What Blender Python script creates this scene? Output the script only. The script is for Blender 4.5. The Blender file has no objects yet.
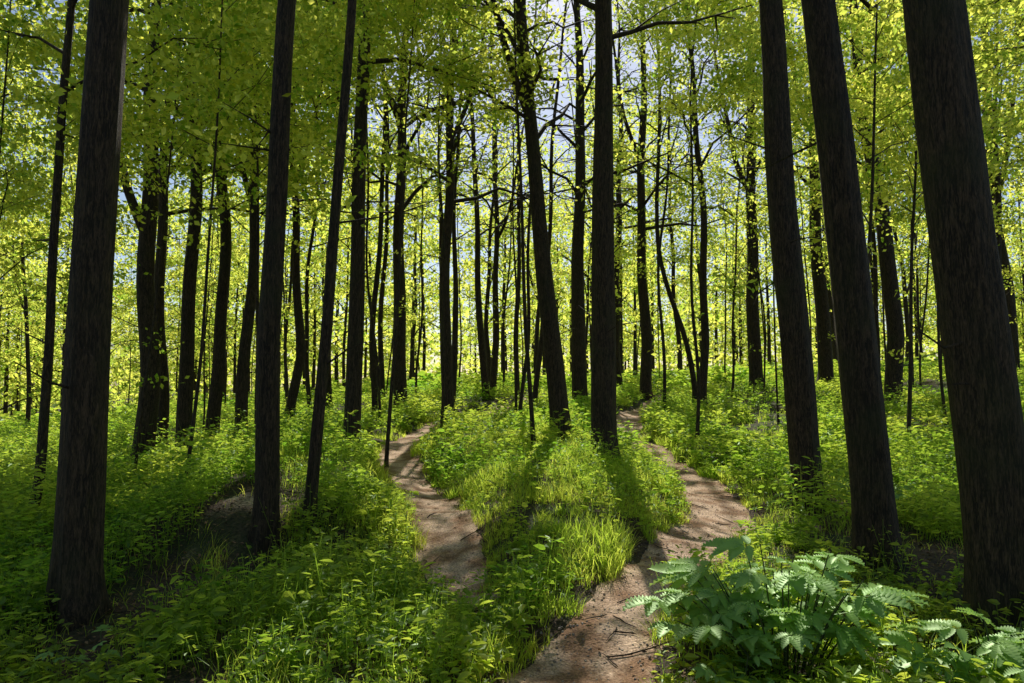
import bpy, math
import numpy as np
from mathutils import Vector
rng = np.random.default_rng(7)
sc = bpy.context.scene
sc.view_settings.view_transform = 'Standard'
try: sc.view_settings.look = 'None'
except Exception: pass
sc.view_settings.exposure = 0

SUN_AZ = math.radians(3.0)
SUN_EL = math.radians(44.5)
sun_dir = np.array([math.sin(SUN_AZ)*math.cos(SUN_EL), math.cos(SUN_AZ)*math.cos(SUN_EL), math.sin(SUN_EL)])

# ---------------------------------------------------------------- helpers
_tabs = [np.random.default_rng(100+i).random((256, 256)) for i in range(6)]
def vnoise(x, y, scale, k=0):
    t = _tabs[k]
    x = np.asarray(x, float)/scale + 77.3*k + 500; y = np.asarray(y, float)/scale + 31.7*k + 500
    xi = np.floor(x).astype(int); yi = np.floor(y).astype(int)
    fx = x-xi; fy = y-yi
    fx = fx*fx*(3-2*fx); fy = fy*fy*(3-2*fy)
    a = t[xi % 256, yi % 256]; b = t[(xi+1) % 256, yi % 256]
    c = t[xi % 256, (yi+1) % 256]; d = t[(xi+1) % 256, (yi+1) % 256]
    return (a*(1-fx)+b*fx)*(1-fy)+(c*(1-fx)+d*fx)*fy
def sstep(t):
    t = np.clip(t, 0, 1); return t*t*(3-2*t)
def catmull(pts, n=14):
    p = np.array(pts, float)
    p = np.vstack([2*p[0]-p[1], p, 2*p[-1]-p[-2]])
    out = []
    for i in range(1, len(p)-2):
        for t in np.linspace(0, 1, n, endpoint=False):
            out.append(0.5*((2*p[i])+(-p[i-1]+p[i+1])*t+(2*p[i-1]-5*p[i]+4*p[i+1]-p[i+2])*t*t+(-p[i-1]+3*p[i]-3*p[i+1]+p[i+2])*t**3))
    out.append(p[-2]); return np.array(out)
# x, y, half width
MAIN = catmull([(-0.25,-6,.5),(0.0,0,.48),(.1,2,.46),(.28,3.6,.44),(.6,4.6,.43),(1.1,5.7,.42),(2.05,7.4,.45),(2.75,9.3,.48),(3.05,11.4,.45),(2.95,13.5,.42),(2.8,16,.42),(3.0,18.3,.42),(3.9,21.5,.4),(5.6,26,.4),(8,33,.4)])
LEFT = catmull([(.35,4.2,.16),(-.1,5.0,.20),(-.42,5.8,.28),(-.60,6.8,.34),(-.98,8.7,.42),(-1.75,11.4,.45),(-2.35,14.2,.42),(-2.15,17,.42),(-1.15,20,.42),(.3,24,.4),(1.2,30,.4)])
def pdist(x, y, pl):
    x = np.asarray(x, float).ravel(); y = np.asarray(y, float).ravel()
    out = np.full(len(x), 99.0)
    m = np.where((y > -8) & (y < 36) & (np.abs(x) < 14))[0]
    for s in range(0, len(m), 20000):
        k = m[s:s+20000]
        d = np.sqrt((x[k][:, None]-pl[None, :, 0])**2+(y[k][:, None]-pl[None, :, 1])**2) - (pl[None, :, 2]-.42)
        out[k] = d.min(1)
    return out
def H(x, y):
    shp = np.shape(x)
    x = np.asarray(x, float).ravel(); y = np.asarray(y, float).ravel()
    h = 1.25*sstep((y-7)/25)
    h = h - np.minimum(0.10*np.maximum(0, -x-3)*sstep((y-3)/10), 4.5)
    h = h + np.minimum(0.05*np.maximum(0, x-5), .7)
    h = h + .40*np.exp(-((x-.75-.03*(y-10))/1.05)**2-((y-10.5)/4.2)**2)
    h = h + .30*np.exp(-((x+3.3)/1.3)**2-((y-9.8)/2.6)**2)
    yb = 6.75+.35*(vnoise(x, y*0, .9, 1)-.5)
    h = h + .24/(1+np.exp(-np.clip((y-yb)/.09, -40, 40)))*np.exp(-((x+2.7)/1.25)**4)*np.exp(-(np.maximum(y-6.9, 0)/2.5)**2)
    h = h - .16*np.exp(-((x+2.2)/1.6)**2-((y-6.0)/.9)**2)
    h = h + .20*(vnoise(x, y, 7, 1)-.5) + .19*(vnoise(x, y, 1.7, 2)-.5) + .08*(vnoise(x, y, .55, 3)-.5)
    d = np.minimum(pdist(x, y, MAIN), pdist(x, y, LEFT))
    h = h - .15*np.exp(-(d/.55)**4)
    return h.reshape(shp)
def H1(x, y): return float(H(np.array([x]), np.array([y]))[0])

def build(name, V, F, mats, tint=None, midx=None, smooth=False, parent=None):
    V = np.ascontiguousarray(V, dtype=np.float32); F = np.ascontiguousarray(F, dtype=np.int32)
    me = bpy.data.meshes.new(name)
    me.vertices.add(len(V)); me.vertices.foreach_set('co', V.ravel())
    me.loops.add(F.size); me.loops.foreach_set('vertex_index', F.ravel())
    me.polygons.add(len(F)); me.polygons.foreach_set('loop_start', np.arange(0, F.size, 4, dtype=np.int32))
    for m in mats: me.materials.append(m)
    if midx is not None: me.polygons.foreach_set('material_index', np.ascontiguousarray(midx, dtype=np.int32))
    me.update(calc_edges=True)
    if isinstance(smooth, np.ndarray): me.polygons.foreach_set('use_smooth', smooth.astype(bool))
    else: me.polygons.foreach_set('use_smooth', np.full(len(F), bool(smooth)))
    if tint is not None:
        a = me.attributes.new('tint', 'FLOAT', 'FACE'); a.data.foreach_set('value', np.ascontiguousarray(tint, dtype=np.float32))
    me.update()
    ob = bpy.data.objects.new(name, me); sc.collection.objects.link(ob)
    if parent is not None: ob.parent = parent
    return ob

def norm(a): return a/np.maximum(np.linalg.norm(a, axis=-1, keepdims=True), 1e-9)
def frame_from(T, Nn):
    T = norm(T); B = norm(np.cross(Nn, T)); N = np.cross(T, B); return T, B, N
def place(tv, tf, P, T, B, N, S):
    tv = np.asarray(tv, float); tf = np.asarray(tf, int)
    V = P[:, None, :] + S[:, None, None]*(tv[None, :, 0:1]*T[:, None, :]+tv[None, :, 1:2]*B[:, None, :]+tv[None, :, 2:3]*N[:, None, :])
    F = tf[None] + (np.arange(len(P))*len(tv))[:, None, None]
    return V.reshape(-1, 3), F.reshape(-1, 4)
class Acc:
    def __init__(s): s.V=[]; s.F=[]; s.T=[]; s.M=[]; s.S=[]; s.n=0
    def add(s, V, F, t=None, m=0, smooth=False):
        V = np.asarray(V); F = np.asarray(F)
        s.V.append(V); s.F.append(F+s.n); s.n += len(V)
        s.T.append(np.zeros(len(F)) if t is None else np.asarray(t)); s.M.append(np.full(len(F), m)); s.S.append(np.full(len(F), smooth))
    def cat(s):
        return np.vstack(s.V), np.vstack(s.F), np.concatenate(s.T), np.concatenate(s.M), np.concatenate(s.S)
    def addcat(s, c, V=None):
        V = c[0] if V is None else V
        s.V.append(V); s.F.append(c[1]+s.n); s.n += len(V); s.T.append(c[2]); s.M.append(c[3]); s.S.append(c[4])
    def obj(s, name, mats, parent=None):
        c = s.cat(); return build(name, c[0], c[1], mats, c[2], c[3], c[4], parent)
def tube(acc, pts, rad, seg=8, m=0, lobes=None):
    pts = np.array(pts, float); rad = np.array(rad, float); n = len(pts)
    d = norm(np.gradient(pts, axis=0))
    up = np.array([0.0, 1, 0]) if abs(d[0, 2]) > .6 else np.array([0, 0, 1.0])
    A = norm(np.cross(d, up)); B = np.cross(d, A)
    th = np.linspace(0, 2*math.pi, seg, endpoint=False)
    r = rad[:, None]*np.ones(seg)
    if lobes is not None: r = r*lobes
    V = pts[:, None]+r[..., None]*(np.cos(th)[None, :, None]*A[:, None]+np.sin(th)[None, :, None]*B[:, None])
    i, j = np.meshgrid(np.arange(n-1), np.arange(seg), indexing='ij')
    j2 = (j+1) % seg
    F = np.stack([i*seg+j, i*seg+j2, (i+1)*seg+j2, (i+1)*seg+j], -1).reshape(-1, 4)
    acc.add(V.reshape(-1, 3), F, m=m, smooth=True)

# ---------------------------------------------------------------- materials
def newmat(name):
    m = bpy.data.materials.new(name); m.use_nodes = True
    nt = m.node_tree; nt.nodes.clear()
    out = nt.nodes.new('ShaderNodeOutputMaterial'); return m, nt, out
def leafmat(name, c0, c1, t0, t1, fac=.55, gloss=.06, rough=.4):
    m, nt, out = newmat(name); N = nt.nodes; L = nt.links
    at = N.new('ShaderNodeAttribute'); at.attribute_name = 'tint'
    def ramp(a, b):
        mx = N.new('ShaderNodeMix'); mx.data_type = 'RGBA'
        mx.inputs[6].default_value = (*a, 1); mx.inputs[7].default_value = (*b, 1)
        L.new(at.outputs['Fac'], mx.inputs[0]); return mx.outputs[2]
    df = N.new('ShaderNodeBsdfDiffuse'); L.new(ramp(c0, c1), df.inputs[0])
    tr = N.new('ShaderNodeBsdfTranslucent'); L.new(ramp(t0, t1), tr.inputs[0])
    mx = N.new('ShaderNodeMixShader'); mx.inputs[0].default_value = fac
    L.new(df.outputs[0], mx.inputs[1]); L.new(tr.outputs[0], mx.inputs[2])
    if gloss <= 0:
        L.new(mx.outputs[0], out.inputs[0]); return m
    gl = N.new('ShaderNodeBsdfGlossy'); gl.inputs['Roughness'].default_value = rough; gl.inputs[0].default_value = (.8, 1, .7, 1)
    m2 = N.new('ShaderNodeMixShader'); m2.inputs[0].default_value = gloss
    L.new(mx.outputs[0], m2.inputs[1]); L.new(gl.outputs[0], m2.inputs[2]); L.new(m2.outputs[0], out.inputs[0])
    return m
M_LEAF = leafmat('canopy_leaf', (.05,.10,.015), (.14,.15,.03), (.20,.42,.03), (1.0,.98,.17), .88, 0)
M_HERB = leafmat('herb_leaf', (.06,.14,.02), (.15,.22,.035), (.22,.54,.03), (.92,.98,.12), .64, .03, .4)
M_GRASS = leafmat('grass_blade', (.10,.19,.025), (.20,.27,.04), (.50,.80,.05), (1.0,1.0,.17), .70, .02, .4)
M_BIG = leafmat('broad_leaf', (.17,.34,.07), (.32,.50,.14), (.42,.75,.10), (.72,.95,.24), .38, .07, .45)

def barkmat(name, dark, light, scale=1.0, bump=.8):
    m, nt, out = newmat(name); N = nt.nodes; L = nt.links
    tc = N.new('ShaderNodeTexCoord'); mp = N.new('ShaderNodeMapping'); mp.inputs['Scale'].default_value = (scale, scale, scale*.12)
    L.new(tc.outputs['Object'], mp.inputs[0])
    v = N.new('ShaderNodeTexVoronoi'); v.inputs['Scale'].default_value = 40; v.feature = 'F1'
    n = N.new('ShaderNodeTexNoise'); n.inputs['Scale'].default_value = 55; n.inputs['Detail'].default_value = 7
    n2 = N.new('ShaderNodeTexNoise'); n2.inputs['Scale'].default_value = 2.2; n2.inputs['Detail'].default_value = 4
    L.new(mp.outputs[0], n.inputs[0]); L.new(tc.outputs['Object'], n2.inputs[0])
    ad = N.new('ShaderNodeMixRGB'); ad.inputs[0].default_value = .18
    L.new(mp.outputs[0], ad.inputs[1]); L.new(n.outputs['Color'], ad.inputs[2]); L.new(ad.outputs[0], v.inputs[0])
    mu = N.new('ShaderNodeMath'); mu.operation = 'MULTIPLY_ADD'; L.new(v.outputs['Distance'], mu.inputs[0]); mu.inputs[1].default_value = .7
    L.new(n.outputs['Fac'], mu.inputs[2])
    cr = N.new('ShaderNodeValToRGB'); cr.color_ramp.elements[0].position = .5; cr.color_ramp.elements[1].position = 1.0
    cr.color_ramp.elements[0].color = (*light, 1); cr.color_ramp.elements[1].color = (*dark, 1); L.new(mu.outputs[0], cr.inputs[0])
    mg = N.new('ShaderNodeMixRGB'); mg.inputs[2].default_value = (.045,.05,.018, 1)
    r2 = N.new('ShaderNodeValToRGB'); r2.color_ramp.elements[0].position = .5; r2.color_ramp.elements[1].position = .75
    r2.color_ramp.elements[1].color = (.6,.6,.6, 1)
    L.new(n2.outputs['Fac'], r2.inputs[0]); L.new(r2.outputs[0], mg.inputs[0]); L.new(cr.outputs[0], mg.inputs[1])
    p = N.new('ShaderNodeBsdfPrincipled'); p.inputs['Roughness'].default_value = .75; p.inputs['Specular IOR Level'].default_value = .35
    L.new(mg.outputs[0], p.inputs['Base Color'])
    b = N.new('ShaderNodeBump'); b.inputs['Strength'].default_value = bump; b.inputs['Distance'].default_value = .025; b.invert = True
    L.new(mu.outputs[0], b.inputs['Height']); L.new(b.outputs[0], p.inputs['Normal']); L.new(p.outputs[0], out.inputs[0])
    return m
M_BARK = barkmat('bark', (.020,.014,.009), (.145,.095,.058))
M_STEM = barkmat('green_stem', (.04,.06,.02), (.08,.10,.03), 3, .1)

# ground
m, nt, out = newmat('forest_floor'); N = nt.nodes; L = nt.links
tc = N.new('ShaderNodeTexCoord')
n1 = N.new('ShaderNodeTexNoise'); n1.inputs['Scale'].default_value = 1.1; n1.inputs['Detail'].default_value = 6
n2 = N.new('ShaderNodeTexNoise'); n2.inputs['Scale'].default_value = 30; n2.inputs['Detail'].default_value = 8
v = N.new('ShaderNodeTexVoronoi'); v.inputs['Scale'].default_value = 22
for q in (n1, n2, v): L.new(tc.outputs['Object'], q.inputs[0])
c1 = N.new('ShaderNodeValToRGB'); c1.color_ramp.elements[0].color = (.025,.016,.010, 1); c1.color_ramp.elements[1].color = (.14,.088,.052, 1)
c1.color_ramp.elements[0].position = .35; c1.color_ramp.elements[1].position = .7
L.new(n2.outputs['Fac'], c1.inputs[0])
c2 = N.new('ShaderNodeValToRGB'); c2.color_ramp.elements[0].color = (0, 0, 0, 1); c2.color_ramp.elements[1].color = (.8,.8,.8, 1)
c2.color_ramp.elements[0].position = .45; c2.color_ramp.elements[1].position = .62; L.new(n1.outputs['Fac'], c2.inputs[0])
mx = N.new('ShaderNodeMixRGB'); mx.inputs[2].default_value = (.045,.075,.015, 1)
L.new(c2.outputs[0], mx.inputs[0]); L.new(c1.outputs[0], mx.inputs[1])
mv = N.new('ShaderNodeMixRGB'); mv.blend_type = 'MULTIPLY'; mv.inputs[0].default_value = .4
L.new(mx.outputs[0], mv.inputs[1]); L.new(v.outputs['Distance'], mv.inputs[2])
p = N.new('ShaderNodeBsdfPrincipled'); p.inputs['Roughness'].default_value = .95; L.new(mv.outputs[0], p.inputs['Base Color'])
b = N.new('ShaderNodeBump'); b.inputs['Strength'].default_value = 1; b.inputs['Distance'].default_value = .04
L.new(n2.outputs['Fac'], b.inputs['Height']); L.new(b.outputs[0], p.inputs['Normal']); L.new(p.outputs[0], out.inputs[0])
M_GROUND = m
# path
m, nt, out = newmat('dirt'); N = nt.nodes; L = nt.links
tc = N.new('ShaderNodeTexCoord')
n1 = N.new('ShaderNodeTexNoise'); n1.inputs['Scale'].default_value = 3; n1.inputs['Detail'].default_value = 6
n2 = N.new('ShaderNodeTexNoise'); n2.inputs['Scale'].default_value = 60; n2.inputs['Detail'].default_value = 8; n2.inputs['Roughness'].default_value = .7
v = N.new('ShaderNodeTexVoronoi'); v.inputs['Scale'].default_value = 45
for q in (n1, n2, v): L.new(tc.outputs['Object'], q.inputs[0])
c1 = N.new('ShaderNodeValToRGB'); c1.color_ramp.elements[0].color = (.24,.16,.11, 1); c1.color_ramp.elements[1].color = (.90,.66,.49, 1)
c1.color_ramp.elements[0].position = .36; c1.color_ramp.elements[1].position = .64; L.new(n2.outputs['Fac'], c1.inputs[0])
c2 = N.new('ShaderNodeValToRGB'); c2.color_ramp.elements[0].color = (.48,.39,.32, 1); c2.color_ramp.elements[1].color = (1, 1, 1, 1)
c2.color_ramp.elements[0].position = .38; c2.color_ramp.elements[1].position = .58; L.new(n1.outputs['Fac'], c2.inputs[0])
mx = N.new('ShaderNodeMixRGB'); mx.blend_type = 'MULTIPLY'; mx.inputs[0].default_value = 1
L.new(c1.outputs[0], mx.inputs[1]); L.new(c2.outputs[0], mx.inputs[2])
p = N.new('ShaderNodeBsdfPrincipled'); p.inputs['Roughness'].default_value = .9; p.inputs['Specular IOR Level'].default_value = .15; L.new(mx.outputs[0], p.inputs['Base Color'])
ad = N.new('ShaderNodeMath'); ad.operation = 'ADD'; L.new(n2.outputs['Fac'], ad.inputs[0]); L.new(v.outputs['Distance'], ad.inputs[1])
b = N.new('ShaderNodeBump'); b.inputs['Strength'].default_value = .7; b.inputs['Distance'].default_value = .012
L.new(ad.outputs[0], b.inputs['Height']); L.new(b.outputs[0], p.inputs['Normal']); L.new(p.outputs[0], out.inputs[0])
M_DIRT = m
def simplemat(name, a, bb):
    m, nt, out = newmat(name); N = nt.nodes; L = nt.links
    at = N.new('ShaderNodeAttribute'); at.attribute_name = 'tint'
    mx = N.new('ShaderNodeMixRGB'); mx.inputs[1].default_value = (*a, 1); mx.inputs[2].default_value = (*bb, 1); L.new(at.outputs['Fac'], mx.inputs[0])
    p = N.new('ShaderNodeBsdfPrincipled'); p.inputs['Roughness'].default_value = .85; L.new(mx.outputs[0], p.inputs['Base Color']); L.new(p.outputs[0], out.inputs[0])
    return m
M_LITTER = simplemat('dead_leaf', (.06,.033,.018), (.30,.18,.09))
M_STONE = simplemat('pebble', (.14,.11,.10), (.42,.36,.31))

# ---------------------------------------------------------------- ground sheet
nx, ny = 460, 560
u = np.linspace(-1, 1, nx)
xs = np.sign(u)*(7*np.abs(u)/.55*(np.abs(u) <= .55) + (np.abs(u) > .55)*(7+ (np.exp((np.abs(u)-.55)*11)-1)/(math.exp(.45*11)-1)*400))
w = np.linspace(0, 1, ny)
ys = np.where(w < .08, -60+ (w/.08)*62, np.where(w < .6, 2+(w-.08)/.52*20, 22+(np.exp((w-.6)*11)-1)/(math.exp(.4*11)-1)*480))
X, Y = np.meshgrid(xs, ys, indexing='ij')
Z = H(X, Y)
V = np.stack([X, Y, Z], -1).reshape(-1, 3)
i, j = np.meshgrid(np.arange(nx-1), np.arange(ny-1), indexing='ij')
F = np.stack([i*ny+j, (i+1)*ny+j, (i+1)*ny+j+1, i*ny+j+1], -1).reshape(-1, 4)
build('ground', V, F, [M_GROUND], smooth=True)

def ribbon(name, pl, y0, y1, lift=0.0):
    pl = pl[(pl[:, 1] >= y0) & (pl[:, 1] <= y1)]
    s = np.r_[0, np.cumsum(np.linalg.norm(np.diff(pl[:, :2], axis=0), axis=1))]
    ss = np.arange(0, s[-1], .07)
    c = np.stack([np.interp(ss, s, pl[:, k]) for k in range(3)], -1)
    d = norm(np.gradient(c[:, :2], axis=0)); n = np.stack([d[:, 1], -d[:, 0]], -1)
    t = np.linspace(-1, 1, 15)
    wl = c[:, 2]*(1.12+.4*(vnoise(ss, ss*0+3, .6, 1)-.5)+.35*(vnoise(ss, ss*0, .22, 4)-.5)); wr = c[:, 2]*(1.12+.4*(vnoise(ss, ss*0+9, .6, 2)-.5)+.35*(vnoise(ss, ss*0+5, .2, 5)-.5))
    W = np.where(t[None] < 0, wl[:, None], wr[:, None])*t[None]
    XX = c[:, 0:1]+n[:, 0:1]*W; YY = c[:, 1:2]+n[:, 1:2]*W
    ZZ = H(XX, YY)+.022+lift-.06*np.abs(t[None])**5
    V = np.stack([XX, YY, ZZ], -1).reshape(-1, 3)
    a, b_ = np.meshgrid(np.arange(len(ss)-1), np.arange(14), indexing='ij')
    F = np.stack([a*15+b_, a*15+b_+1, (a+1)*15+b_+1, (a+1)*15+b_], -1).reshape(-1, 4)
    build(name, V, F, [M_DIRT], smooth=True)
ribbon('forest_path', MAIN, -6, 33)
ribbon('forest_path', LEFT, 4.9, 30, .004)

# ---------------------------------------------------------------- canopy gaps (where sun reaches floor)
LIT = [(0.9,9.5,1.6,2.8,.42),(1.0,13.5,1.3,2,.3),(-3.0,8.8,1.2,1.7,.5),(-1.3,8.6,.6,1.6,.35),(.3,4.0,.6,.8,.5),(1.6,3.8,1.1,.8,.95),(2.6,9,.6,1.8,.4),(-.9,4.3,.6,.6,.35),(-4.5,13,2,2.5,.3),(4.8,12.5,1.8,2.2,.35),(7,16,3,3,.25),(1.0,5.6,.5,.8,.45),(-.3,17,3,2,.3),(6,9.5,1,.8,.3)]
DARK = [(4.3,6.3,1.5,2.1,.6),(3.0,4.9,.6,.7,.3),(-3.4,4.6,1.5,1.5,.55),(-1.6,6.2,1.4,.6,.6),(-6,7,2.4,2.8,.45),(-2.3,3.2,1.5,.6,.5),(0,2.5,3,.4,.25),(1.6,6.6,.35,.35,.5),(.35,4.9,.3,.2,.6),(2.3,7.9,.45,.3,.5),(-8,11,2.5,1.8,.35),(7,7.5,2,1.5,.45),(-.4,7.2,.4,.5,.3),(.2,6.5,.5,.5,.3)]
def openness(px, py):
    g = .50*vnoise(px, py, 1.2, 4)+.62*vnoise(px, py, .40, 5)-.06
    for cx, cy, sx, sy, a in LIT: g = g+a*np.exp(-((px-cx)/sx)**2-((py-cy)/sy)**2)
    for cx, cy, sx, sy, a in DARK: g = g-a*np.exp(-((px-cx)/sx)**2-((py-cy)/sy)**2)
    return g
def keepleaf(P, rk=.01):
    hh = (P[:, 2]-.4)/math.tan(SUN_EL)
    px = P[:, 0]-hh*math.sin(SUN_AZ); py = P[:, 1]-hh*math.cos(SUN_AZ)
    g = openness(px, py)
    return (g < .49) | (rng.random(len(P)) < rk)

KITE = np.array([(0, 0, 0), (.45, .29, .03), (1, 0, -.06), (.45, -.29, .03)]); KF = np.array([(0, 3, 2, 1)])
def leaves(acc, C, nper, spread, size, flat=.35, m=1, gap=True, rk=.01):
    C = np.repeat(C, nper, axis=0)
    P = C + rng.normal(size=C.shape)*np.array([spread, spread, spread*flat])
    tc_ = np.repeat(rng.random(len(C)//nper), nper)
    if gap:
        k = keepleaf(P, rk); P = P[k]; tc_ = tc_[k]
    n = len(P)
    if n == 0: return
    Nn = norm(rng.normal(size=(n, 3))*.75+np.array([0, .75, .65])); T = rng.normal(size=(n, 3))
    T, B, Nn = frame_from(T-(T*Nn).sum(1, keepdims=True)*Nn, Nn)
    V, F = place(KITE, KF, P, T, B, Nn, size*rng.uniform(.6, 1.25, n))
    acc.add(V, F, np.clip(.75*tc_+.45*rng.random(n), 0, 1), m)

def make_tree(name, x, y, d, lean=0., ley=0., ht=19., h0=6., R=2.8, nl=22, nper=45, leaf=.11, curve=None, gap=True, near=False, link=True, twigs=4, spread=.42, rk=.01, simple=False, zb=None, flat=.35, fork=0):
    A = Acc()
    if zb is None: zb = H1(x, y)
    seg = 26 if near else (6 if simple else 10)
    zz = np.r_[-.35, 0, .08, .18, .32, .55, .9, np.arange(1.4, ht, .55)] if not simple else np.r_[-.3, .2, np.arange(1, ht, 2.5)]
    ph = rng.random(4)*6.3
    amp = .03+.04*rng.random()+(.14 if y > 14 else .0)*rng.random()
    k1 = rng.uniform(.25, .6)
    dx = lean*zz + amp*np.sin(zz*k1+ph[0])*np.clip(zz/2, 0, 1) + .3*amp*np.sin(zz*1.4+ph[1])*np.clip(zz/2,0,1)
    dy = ley*zz + amp*np.sin(zz*.5+ph[2])*np.clip(zz/2,0,1)
    if curve is not None: dx = np.interp(zz, [c[0] for c in curve], [c[1] for c in curve]) + .3*amp*np.sin(zz*1.3)
    if curve is not None: dx = np.convolve(np.pad(dx, 2, 'edge'), np.ones(5)/5, 'valid')
    pts = np.stack([x+dx, y+dy, zb+zz], -1)
    rad = d/2*(1-.85*(np.clip(zz, 0, ht)/ht)**1.1)*(1+.34*np.exp(-np.clip(zz, 0, 9)/.16))
    th = np.linspace(0, 2*math.pi, seg, endpoint=False)
    lob = 1+ (.20*np.exp(-np.clip(zz, 0, 9)/.22))[:, None]*np.sin(th*5+ph[3])[None] + (.14*np.exp(-np.clip(zz, 0, 9)/.22))[:, None]*np.sin(th*3+ph[1])[None]
    lob = lob*(1+.03*np.sin(th[None]*4+zz[:, None]*.8)+.025*np.sin(th[None]*7-zz[:, None]*1.1+ph[0]))
    if near: lob = lob*(1+.06*(rng.random(lob.shape)-.5))
    tube(A, pts, rad, seg, 0, lob)
    at = lambda z: np.array([np.interp(z, zz, pts[:, k]) for k in range(3)])
    rr = lambda z: np.interp(z, zz, rad)
    C = []
    if fork:
        fz = np.r_[0, .25, .6, 1.1, 1.8, 2.8, 4, 5.5, 7]; sg = rng.choice([-1, 1]); p0 = at(fork)
        fx = sg*(.62*(1-np.exp(-fz/1.6))+.10*fz)+.05*np.sin(fz*1.4+ph[0]); fy = .25*rng.normal()*(1-np.exp(-fz/2))
        fp = p0+np.stack([fx, fy*np.ones_like(fz), fz], -1); fr = rr(fork)*.62*(1-.75*fz/7)
        tube(A, fp, fr, 10)
        for q in range(3, 9):
            for s in range(2):
                a2 = rng.random()*6.3; l2 = rng.uniform(.5, 1.5); e = fp[q]+l2*np.array([math.cos(a2), math.sin(a2), .4]); tube(A, [fp[q], (fp[q]+e)/2+rng.normal(size=3)*.06, e], [.02, .012, .004], 5)
                C += [e, (fp[q]+e)/2]
    for k in range(nl):
        f = (k+rng.random())/nl; z = h0+(ht-h0)*.97*f
        az = k*2.4+rng.random()*1.2; el = math.radians(rng.uniform(8, 50)+20*f)
        Lg = R*(1.1-.6*f)*rng.uniform(.6, 1.2)
        p0 = at(z); nb = 4 if simple else 6; t = np.linspace(0, 1, nb)
        dirh = np.array([math.cos(az), math.sin(az), 0])
        wob = rng.normal(size=(nb, 3))*.05*Lg*t[:, None]
        bp = p0+Lg*(t[:, None]*math.cos(el)*dirh + (t**.8)[:, None]*math.sin(el)*np.array([0, 0, 1])*(1-.25*t[:, None]))+wob
        r0 = min(rr(z)*.5, .012+.015*Lg)
        tube(A, bp, r0*(1-.85*t), 3 if simple else 5)
        for q in range(nb//2, nb): C.append(bp[q])
        for s in range(3 if simple else 4):
            q = rng.integers(1, nb-1); a2 = az+rng.choice([-1, 1])*rng.uniform(.5, 1.1); l2 = Lg*rng.uniform(.25, .5)
            e = bp[q]+l2*np.array([math.cos(a2), math.sin(a2), rng.uniform(-.1, .4)]); mid = (bp[q]+e)/2+rng.normal(size=3)*.04*l2
            if not simple: tube(A, [bp[q], mid, e], [r0*.4, r0*.25, .003], 4)
            C.append(e); C.append(mid)
    for k in range(twigs):
        z = rng.uniform(min(1.5, h0*.3), h0); az = rng.random()*6.3; l2 = rng.uniform(.3, 1.1); p0 = at(z)
        e = p0+l2*np.array([math.cos(az), math.sin(az), rng.uniform(-.2, .6)]); mid = (p0+e)/2+rng.normal(size=3)*.08*l2
        tube(A, [p0, mid, e], [.014, .008, .003], 5)
        if rng.random() < .5 and y > 6: C.append(e)
    if nper: leaves(A, np.array(C), nper, spread, leaf, gap=gap, rk=rk, flat=flat)
    if link: return A.obj(name, [M_BARK, M_LEAF])
    return A

trees = [ # x,y,d,lean,h0,curve,near,fork
 (-3.06,4.9,.30,.012,7,None,1,0),(-2.42,6.8,.23,.033,7.5,None,1,0),(-2.05,7.0,.12,.059,7.5,None,1,0),(-3.0,12.8,.31,.025,7,None,1,0),
 (-6.7,17,.32,.012,6,None,0,6),(-8.33,15.5,.46,0,6.5,None,0,5),(-7.85,16.5,.38,.0,6.5,None,0,0),(-9.2,18,.33,0,6,None,0,0),
 (-3.33,20.5,.42,0,6,None,0,9),(-1.63,18,.32,-.01,5.5,None,0,7.5),
 (1.02,14,.39,0,6,[(0,0),(1.2,-.12),(3,-.33),(5,-.5),(7,-.68),(9.5,-.88),(13,-.7),(19,-.4)],1,6.5),
 (1.53,11.5,.43,.003,7,None,1,0),(2.19,22,.5,0,6,None,0,0),(5.06,26,.45,0,6,None,0,9),(5.84,21,.27,-.005,6,None,0,0),(9.65,27,.55,0,7,None,0,8),
 (3.86,9,.40,-.054,7,None,1,0),(3.11,5.9,.345,-.07,8,None,1,0),(3.2,4.5,.42,-.07,8,None,1,0),
 (10.6,19,.48,-.055,6,None,0,0),(12.4,27,.6,-.03,7,None,0,10),(19,26,.55,-.04,7,None,0,7),
 (-6.06,8.7,.12,0,5,[(0,0),(1.2,.16),(2.2,.02),(3.4,.26),(4.6,.16),(6,.3),(9,.4),(19,.6)],0,0),
 (4.7,30,.4,0,7,None,0,8),(-6.2,19,.28,.025,6,None,0,7),(-5.6,21,.26,.0,6,None,0,0),(-.72,26,.27,0,6,None,0,6),(.2,26,.2,0,6,None,0,0),(-4,20,.18,.01,6,None,0,0),
 (5.9,22,.18,0,7,[(0,0),(1.5,-.1),(3,-.5),(4.5,-1.1),(6,-1.2),(9,-1.0),(19,-1.2)],0,0),(-7.85,18,.36,0.005,6.5,None,0,0),
 (13.2,15,.3,-.05,6,None,0,6),(-12.5,14,.3,.02,5,None,0,5)]
for (x, y, d, lean, h0, cv, near, fk) in trees:
    make_tree('beech_tree', x, y, d, lean, rng.normal()*.008, ht=rng.uniform(17, 21), h0=h0, R=3.2, nl=24, nper=46 if y > 8 else 22, curve=cv, near=bool(near), leaf=.12, fork=fk, spread=.31)

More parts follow.
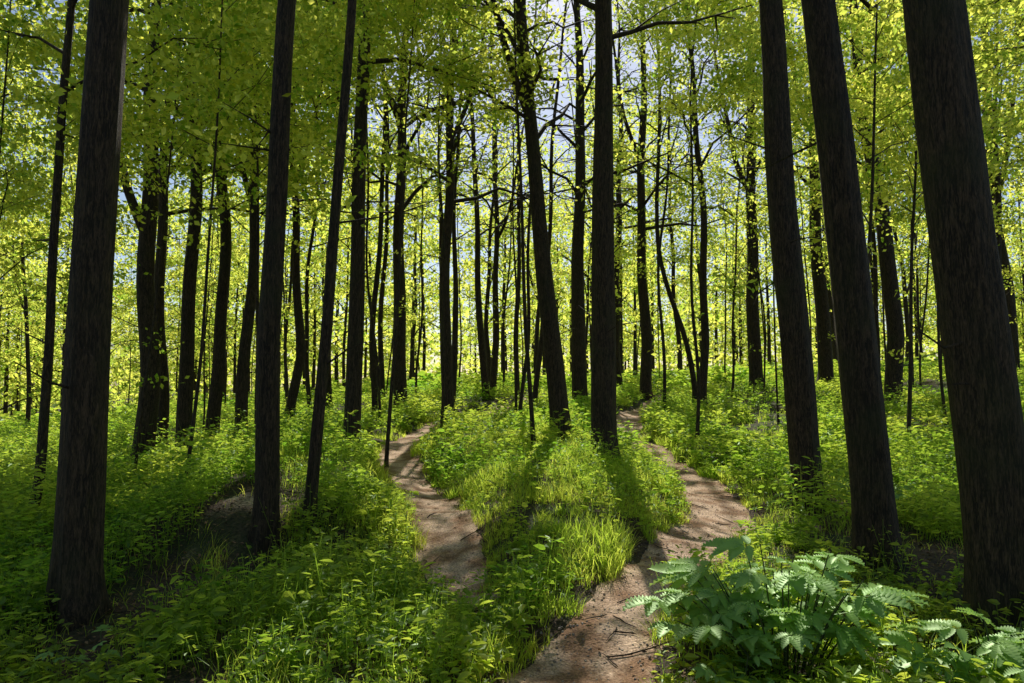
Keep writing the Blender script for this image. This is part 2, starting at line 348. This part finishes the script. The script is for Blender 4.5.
for (x, y, h, h0) in [(-7.2,9.5,9,3.2),(-5.0,13.5,10,4),(-10,12,9,3),(-1.6,15.5,11,5.5),(3.9,14.5,11,5),(7.2,12.5,9,4),(-4.4,9.3,9,4.3),(9.5,15,10,3.5),(0.1,19,11,5),(6.6,17,10,4),(-12,19,10,2.5),(-6.3,11.5,9,4.4),(-2.2,12,10,6),(.4,12.8,11,6.3),(5.4,10.5,10,5),(-9,20,10,2.5),(11.5,21,10,3),(-14,23,10,2),(3,25,9,3),(-5,25,10,2.5),(8.5,24,9,3),(15,22,9,2.5)]:
    make_tree('young_beech_tree', x, y, .05+.04*rng.random(), rng.normal()*.045, 0, ht=h, h0=h0, R=2.5, nl=20, nper=34, leaf=.105, twigs=2, spread=.25, rk=.11, flat=.25)

# random mid-distance trees, one named mass
mass = Acc(); placed = [(t[0], t[1]) for t in trees]
cnt = 0; tries = 0
while cnt < 108 and tries < 3000:
    tries += 1
    y = rng.uniform(18, 42); x = rng.uniform(-1, 1)*(y*.95+4)
    if min((x-a)**2+(y-b)**2 for a, b in placed) < 1.0: continue
    if min(pdist([x], [y], MAIN)[0], pdist([x], [y], LEFT)[0]) < .8: continue
    placed.append((x, y)); cnt += 1
    T = make_tree('t', x, y, .06+.24*rng.random()**1.9, rng.normal()*.04, 0, ht=rng.uniform(12, 19), h0=rng.uniform(2.5, 7), R=2.8, nl=15, nper=20, leaf=.165, link=False, twigs=2, spread=.38, fork=rng.choice([0, 0, rng.uniform(4, 9)]))
    mass.addcat(T.cat())
mass.obj('background_trees', [M_BARK, M_LEAF])

# distant forest plus unseen sky-blocking trees: one merged mass
far = Acc(); variants = []
for k in range(7):
    A = make_tree('v', 0, 0, [.3,.22,.34,.16,.26,.3,.12][k], rng.normal()*.02, 0, ht=14+3*rng.random(), h0=[2.2, 2.5, 4, 2.5, 3, 3, 2.5][k], R=2.9, nl=16, nper=8, leaf=.32, gap=False, link=False, twigs=0, spread=.55, simple=True, zb=0)
    variants.append(A.cat())
def add_far(x, y, s):
    c = variants[s % 7]; a = rng.random()*6.28; q = rng.uniform(.8, 1.2); ca, sa = math.cos(a)*q, math.sin(a)*q
    V = c[0]@np.array([[ca, sa, 0], [-sa, ca, 0], [0, 0, q]])+np.array([x, y, H1(x, y)-.1])
    far.addcat(c, V)
for s in range(330):
    y = 40+75*rng.random()**.8; x = rng.uniform(-1, 1)*(y*.95+6); add_far(x, y, s)
for s in range(50):  # unseen trees beside and behind the camera, added to block sky light
    y = rng.uniform(-30, 12); x = rng.uniform(-30, 30)
    if y > -4 and abs(x) < 13: continue
    if abs(x) < 1.0*y+5 and y > 0: continue
    add_far(x, y, s)
n = 44000
yy = rng.uniform(52, 125, n); xx = rng.uniform(-1, 1, n)*(yy*.95+8)
cl = vnoise(xx, yy, 5, 1); k = rng.random(n) < .35+cl; xx, yy, cl = xx[k], yy[k], cl[k]
zz = H(xx, yy)+(9*cl+3)*rng.random(len(xx))**1.1
P = np.stack([xx, yy, zz], -1); n = len(P)
Nn = norm(rng.normal(size=(n, 3))*.8+np.array([0, .75, .65])); T = rng.normal(size=(n, 3)); T, B, Nn = frame_from(T-(T*Nn).sum(1, keepdims=True)*Nn, Nn)
V, F = place(KITE, KF, P, T, B, Nn, rng.uniform(.35, .75, n)); far.add(V, F, .2+.75*rng.random(n), 1)
far.obj('distant_and_unseen_forest', [M_BARK, M_LEAF])

# ---------------------------------------------------------------- understory vegetation
def offpath(x, y, m=0.0):
    d1 = pdist(x, y, MAIN); d2 = pdist(x, y, LEFT)
    j = .22*(vnoise(x, y, .28, 2)-.3)
    return (d1 > .29+m+j) & ((d2 > .31+m+j) | (np.asarray(y) < 5.5))
def bank(x, y):
    return .4*np.exp(-((x+2.5)/1.4)**4-((y-6.5)/.2)**2)+.5*np.exp(-((x-3.6)/.8)**2-((y-5.6)/1.0)**2)
def grass(name, x, y, L, wd, bend=.55):
    n = len(x); z = H(x, y)-.02
    az = rng.random(n)*6.283; dr = np.stack([np.cos(az), np.sin(az), 0*az], -1); sd = np.stack([-np.sin(az), np.cos(az), 0*az], -1)
    bd = bend*rng.uniform(.4, 1.7, n); s = np.array([0, .38, .72, 1.0])
    P = np.stack([x, y, z], -1)
    c = P[:, None]+dr[:, None]*(L*bd)[:, None, None]*(s**2)[None, :, None]+np.array([0, 0, 1.])*(L[:, None]*(s[None]-.38*bd[:, None]*s[None]**2))[..., None]
    ww = (wd[:, None]*np.array([.7, 1, .7, .08])[None]/2)[..., None]*sd[:, None]
    V = np.stack([c-ww, c+ww], 2).reshape(n, 8, 3)
    f = np.array([(0, 1, 3, 2), (2, 3, 5, 4), (4, 5, 7, 6)])
    F = f[None]+(np.arange(n)*8)[:, None, None]
    t = np.repeat(np.clip(.6*vnoise(x, y, .5, 3)+.5*rng.random(n)-.05, 0, 1), 3)
    return build(name, V.reshape(-1, 3), F.reshape(-1, 4), [M_GRASS], t)
def samp(n, y0, y1, wide=.92, pw=1.0, add=1.5):
    y = y0+(y1-y0)*rng.random(n)**pw; x = rng.uniform(-1, 1, n)*(wide*y+add); return x, y
MD = lambda x, y: np.exp(-((x-.75-.03*(y-10))/1.5)**4-((y-10.5)/5.5)**4)
xa, ya = samp(430000, 2.2, 19, .6, .85)
d = np.minimum(pdist(xa, ya, MAIN), pdist(xa, ya, LEFT))
pr = 1.3*MD(xa, ya)+1.4*np.exp(-((d-.34)/.32)**2)+.07+.5*(vnoise(xa, ya, 1.3, 0) > .62)
tuft = vnoise(xa, ya, .22, 5)
k = offpath(xa, ya, .0) & (rng.random(len(xa)) < pr*(tuft > .40)*.8) & (rng.random(len(xa)) > 1.2*bank(xa, ya)); xa, ya = xa[k], ya[k]
print('grass', len(xa))
Lg = rng.uniform(.09, .25, len(xa))*(.35+1.2*vnoise(xa, ya, .6, 1)); grass('forest_grass', xa, ya, Lg, np.where(ya > 9, .011, .0060)*rng.uniform(.7, 1.4, len(xa)))

LEAF6 = np.array([(0, 0, 0), (.3, .26, .05), (.68, .2, .03), (1, 0, -.12), (.68, -.2, .03), (.3, -.26, .05)]); L6F = np.array([(0, 3, 2, 1), (0, 5, 4, 3)])
def herbs(name, x, y, ht, nleaf, ls, mat=None):
    n = len(x); P0 = np.stack([x, y, H(x, y)-.01], -1)
    la = rng.random(n)*6.283; ln = rng.uniform(.05, .45, n)
    ldir = np.stack([np.cos(la)*ln, np.sin(la)*ln, 1+0*la], -1)
    A = Acc()
    e = P0+ldir*ht[:, None]; sd = np.array([.0025, 0, 0])
    V = np.stack([P0-sd, P0+sd, e+sd*.5, e-sd*.5], 1).reshape(-1, 3); F = np.arange(4*n).reshape(n, 4)
    A.add(V, F, np.full(n, .3))
    t = rng.uniform(.3, 1, (n, nleaf)); az = rng.random((n, 1))*6.283+np.arange(nleaf)[None]*2.4+rng.normal(size=(n, nleaf))*.3
    P = (P0[:, None]+ldir[:, None]*(ht[:, None]*t)[..., None])
    dz = rng.uniform(-.35, .5, (n, nleaf))
    T = np.stack([np.cos(az), np.sin(az), dz], -1)
    P = P+T*(ht[:, None]*.18*rng.random((n, nleaf)))[..., None]
    Nn = norm(rng.normal(size=(n, nleaf, 3))*.4+np.array([0, .35, 1.]))
    S = ls[:, None]*rng.uniform(.6, 1.2, (n, nleaf))
    T, B, Nn = frame_from(T.reshape(-1, 3), Nn.reshape(-1, 3))
    V, F = place(LEAF6, L6F, P.reshape(-1, 3), T, B, Nn, S.ravel())
    hue = np.clip(vnoise(x, y, 1.4, 3)*1.4-.3, 0, 1)[:, None]
    tv = np.repeat(np.clip(.5*hue+rng.random((n, 1))*.25+rng.random((n, nleaf))*.3, 0, 1).ravel(), 2)
    A.add(V, F, tv)
    return A.obj(name, [mat or M_HERB])
xa, ya = samp(24000, 2.3, 12, .85, .8)
den = vnoise(xa, ya, 1.1, 5)+.35*vnoise(xa, ya, .35, 0)
dk = np.exp(-((xa-4.1)/1.4)**2-((ya-6.2)/2)**2)
k = offpath(xa, ya, .08) & (den-.2*dk > .45) & (rng.random(len(xa)) > bank(xa, ya)) & (rng.random(len(xa)) > .8*MD(xa, ya)); xa, ya = xa[k], ya[k]
near_low = np.clip((ya-2)/3, .35, 1)
herbs('woodland_herbs', xa, ya, rng.uniform(.10, .46, len(xa))*(.2+1.35*vnoise(xa, ya, .9, 2))*near_low, 11, rng.uniform(.03, .07, len(xa))*rng.choice([.7, 1, 1.6], len(xa)))
print('herbs', len(xa))
xa, ya = samp(24000, 11, 30, .9, .9)
k = offpath(xa, ya, .12) & (vnoise(xa, ya, 1.6, 1)+.4*vnoise(xa, ya, .5, 0) > .48) & (rng.random(len(xa)) > .7*MD(xa, ya)); xa, ya = xa[k], ya[k]
herbs('woodland_herbs', xa, ya, rng.uniform(.15, .5, len(xa))*(.4+1.1*vnoise(xa, ya, 1.5, 2)), 9, rng.uniform(.08, .15, len(xa)))
xa, ya = samp(14000, 29, 75, .9, .9)
herbs('woodland_herbs', xa, ya, rng.uniform(.3, 1.0, len(xa)), 8, rng.uniform(.22, .42, len(xa)))
# taller bushy seedlings, clumped
cx, cy = samp(100, 6.5, 22, .8, 1); kk = offpath(cx, cy, .5) & (MD(cx, cy) < .3); cx, cy = cx[kk], cy[kk]
xa = np.repeat(cx, 16)+rng.normal(size=len(cx)*16)*.28; ya = np.repeat(cy, 16)+rng.normal(size=len(cx)*16)*.28
kk = offpath(xa, ya, .15); xa, ya = xa[kk], ya[kk]
herbs('tree_seedlings', xa, ya, rng.uniform(.35, .95, len(xa)), 15, rng.uniform(.06, .11, len(xa)))

# leaf litter
xa, ya = samp(40000, 2.2, 14, .85, .7)
dm = np.minimum(pdist(xa, ya, MAIN), pdist(xa, ya, LEFT))
on = ~offpath(xa, ya, 0); k = (~on) | (rng.random(len(xa)) < .06+.5*(np.clip(dm, 0, .4)/.4)**4); xa, ya = xa[k], ya[k]; n = len(xa)
Nn = norm(rng.normal(size=(n, 3))*.35+np.array([0, 0, 1.])); T = rng.normal(size=(n, 3)); T, B, Nn = frame_from(T-(T*Nn).sum(1, keepdims=True)*Nn, Nn)
P = np.stack([xa, ya, H(xa, ya)+.025], -1)
V, F = place(LEAF6, L6F, P, T, B, Nn, rng.uniform(.02, .05, n)); build('fallen_leaves', V, F, [M_LITTER], np.repeat(rng.random(n), 2))
# fallen twigs
A = Acc()
xa, ya = samp(260, 2.6, 12, .7, .8)
for x, y in zip(xa, ya):
    a = rng.random()*6.28; l = rng.uniform(.08, .45); t = np.linspace(-.5, .5, 4); px = x+math.cos(a)*l*t+rng.normal(size=4)*.012; py = y+math.sin(a)*l*t+rng.normal(size=4)*.012
    tube(A, np.stack([px, py, H(px, py)+.032], -1), np.array([.004, .005, .004, .002])*rng.uniform(.6, 1.3), 5)
A.obj('fallen_twigs', [M_BARK])
# pebbles
idx = rng.integers(0, len(MAIN), 3500); xa = MAIN[idx, 0]+rng.uniform(-.5, .5, 3500); ya = MAIN[idx, 1]+rng.uniform(-.4, .4, 3500)
k = (ya > 2) & (ya < 12); xa, ya = xa[k], ya[k]; n = len(xa)
st = np.array([(-1, -.6, -.5), (.8, -.9, -.5), (1, .7, -.5), (-.8, .9, -.5), (-.6, -.4, .5), (.5, -.5, .6), (.6, .4, .45), (-.4, .6, .5)])
sf = np.array([(0, 1, 5, 4), (1, 2, 6, 5), (2, 3, 7, 6), (3, 0, 4, 7), (4, 5, 6, 7)])
az = rng.random(n)*6.28; T = np.stack([np.cos(az), np.sin(az), 0*az], -1); Nn = np.tile([0, 0, 1.], (n, 1)); T, B, Nn = frame_from(T, Nn)
V, F = place(st, sf, np.stack([xa, ya, H(xa, ya)+.022], -1), T, B, Nn, rng.uniform(.003, .011, n)); build('path_pebbles', V, F, [M_STONE], np.repeat(rng.random(n), 5))

# ---------------------------------------------------------------- broad leaved plants lower right
def leaflet(L, W, nseg=16):
    s = np.linspace(0, 1, nseg+1); w = W*np.sin(np.pi*s**.8)**.75*(1-.2*s)
    odd = np.arange(nseg+1) % 2
    w = w*np.where(odd == 0, 1.0, .70); w[0] = .002; w[-1] = .001
    z = -.25*L*s**2
    mid = np.stack([s*L, 0*s, z], -1); sh = np.where(odd == 0, .06*L, 0)
    rip = .014*np.where(odd == 0, 1, -1)
    l = np.stack([s*L+sh, w, z+.22*w+rip], -1); r = np.stack([s*L+sh, -w, z+.22*w+rip], -1)
    l[-1] = r[-1] = mid[-1]+np.array([.001, 0, 0])
    V = np.concatenate([mid, l, r]); n = nseg+1; F = []
    for i in range(nseg): F += [(i, i+1, n+i+1, n+i), (i+1, i, 2*n+i, 2*n+i+1)]
    return V, np.array(F)
def compound():
    V = []; F = []; n = 0
    spec = [(0, .40, .60, .18, .0), (42, .36, .50, .145, .01), (-42, .36, .50, .145, .01), (78, .24, .42, .12, .02), (-78, .24, .42, .12, .02)]
    for ang, pos, L, W, dz in spec:
        v, f = leaflet(L, W); a = math.radians(ang); c, s = math.cos(a), math.sin(a)
        R = np.array([[c, -s, 0], [s, c, 0], [0, 0, 1]]); v = v@R.T+np.array([pos, 0, -dz])
        V.append(v); F.append(f+n); n += len(v)
    v = np.array([(0, -.006, -.06), (.42, -.004, 0), (.42, .004, 0), (0, .006, -.06)]); V.append(v); F.append(np.array([(0, 1, 2, 3)])+n)
    return np.vstack(V), np.vstack(F)
CV, CF = compound()
def broad(name, cx, cy, rx, ry, hh, nst, nlf, sz):
    A = Acc()
    for s in range(nst):
        a = rng.random()*6.28; q = math.sqrt(rng.random()); bx = cx+rx*.35*q*math.cos(a); by = cy+ry*.35*q*math.sin(a)
        ex = cx+rx*q*math.cos(a); ey = cy+ry*q*math.sin(a); ez = hh*(1-.5*q*q)*rng.uniform(.7, 1.05)
        zb = H1(bx, by); p0 = np.array([bx, by, zb]); p2 = np.array([ex, ey, zb+ez]); p1 = (p0+p2)/2+np.array([0, 0, .12*hh])
        t = np.linspace(0, 1, 7)[:, None]; pts = (1-t)**2*p0+2*t*(1-t)*p1+t*t*p2
        tube(A, pts, np.linspace(.006, .003, 7), 5, 1)
        for l in range(nlf):
            tt = 1-.5*(l/max(nlf-1, 1)); P = np.array([np.interp(tt, np.linspace(0, 1, 7), pts[:, k]) for k in range(3)])
            az = a+rng.normal()*.6+(l*2.2); T = np.array([[math.cos(az), math.sin(az), rng.uniform(-.15, .2)]])
            Nn = norm(np.array([[0, -.12, 1.]])+rng.normal(size=(1, 3))*.25); T, B, Nn = frame_from(T, Nn)
            V, F = place(CV, CF, P[None], T, B, Nn, np.array([sz*rng.uniform(.7, 1.15)]))
            A.add(V, F, np.clip(rng.random()*.7+rng.random(len(F))*.12+.1, 0, 1), 0, True)
    return A.obj(name, [M_BIG, M_STEM])
broad('broad_leaved_plant', 1.50, 3.85, .64, .45, .70, 36, 3, .29)
broad('broad_leaved_plant', 2.50, 3.55, .42, .35, .46, 17, 3, .26)
broad('broad_leaved_plant', 1.15, 3.55, .28, .25, .22, 6, 3, .15)
broad('broad_leaved_plant', -2.3, 4.0, .5, .4, .22, 5, 3, .13)
broad('broad_leaved_plant', 4.3, 8.4, .6, .6, .6, 10, 3, .24)

# ---------------------------------------------------------------- light, sky, camera
w = bpy.data.worlds.new('World'); sc.world = w; w.use_nodes = True
nt = w.node_tree; bg = nt.nodes['Background']; sky = nt.nodes.new('ShaderNodeTexSky'); sky.sky_type = 'NISHITA'; sky.sun_disc = False
sky.sun_elevation = SUN_EL; sky.sun_rotation = SUN_AZ; sky.dust_density = .8; sky.ozone_density = 1.2
nt.links.new(sky.outputs[0], bg.inputs[0]); bg.inputs[1].default_value = .105
sun = bpy.data.lights.new('sun', 'SUN'); sun.energy = 5; sun.angle = math.radians(.5); sun.color = (1, .94, .82)
so = bpy.data.objects.new('sun', sun); sc.collection.objects.link(so)
so.rotation_euler = Vector(sun_dir).to_track_quat('Z', 'Y').to_euler(); so.location = (0, 20, 30)
cam = bpy.data.cameras.new('camera'); co = bpy.data.objects.new('camera', cam); sc.collection.objects.link(co)
cam.lens = 24; cam.sensor_width = 36; cam.clip_end = 1500; cam.clip_start = .05
co.location = (0, 0, 1.6); co.rotation_euler = (math.radians(93.5), 0, 0); sc.camera = co
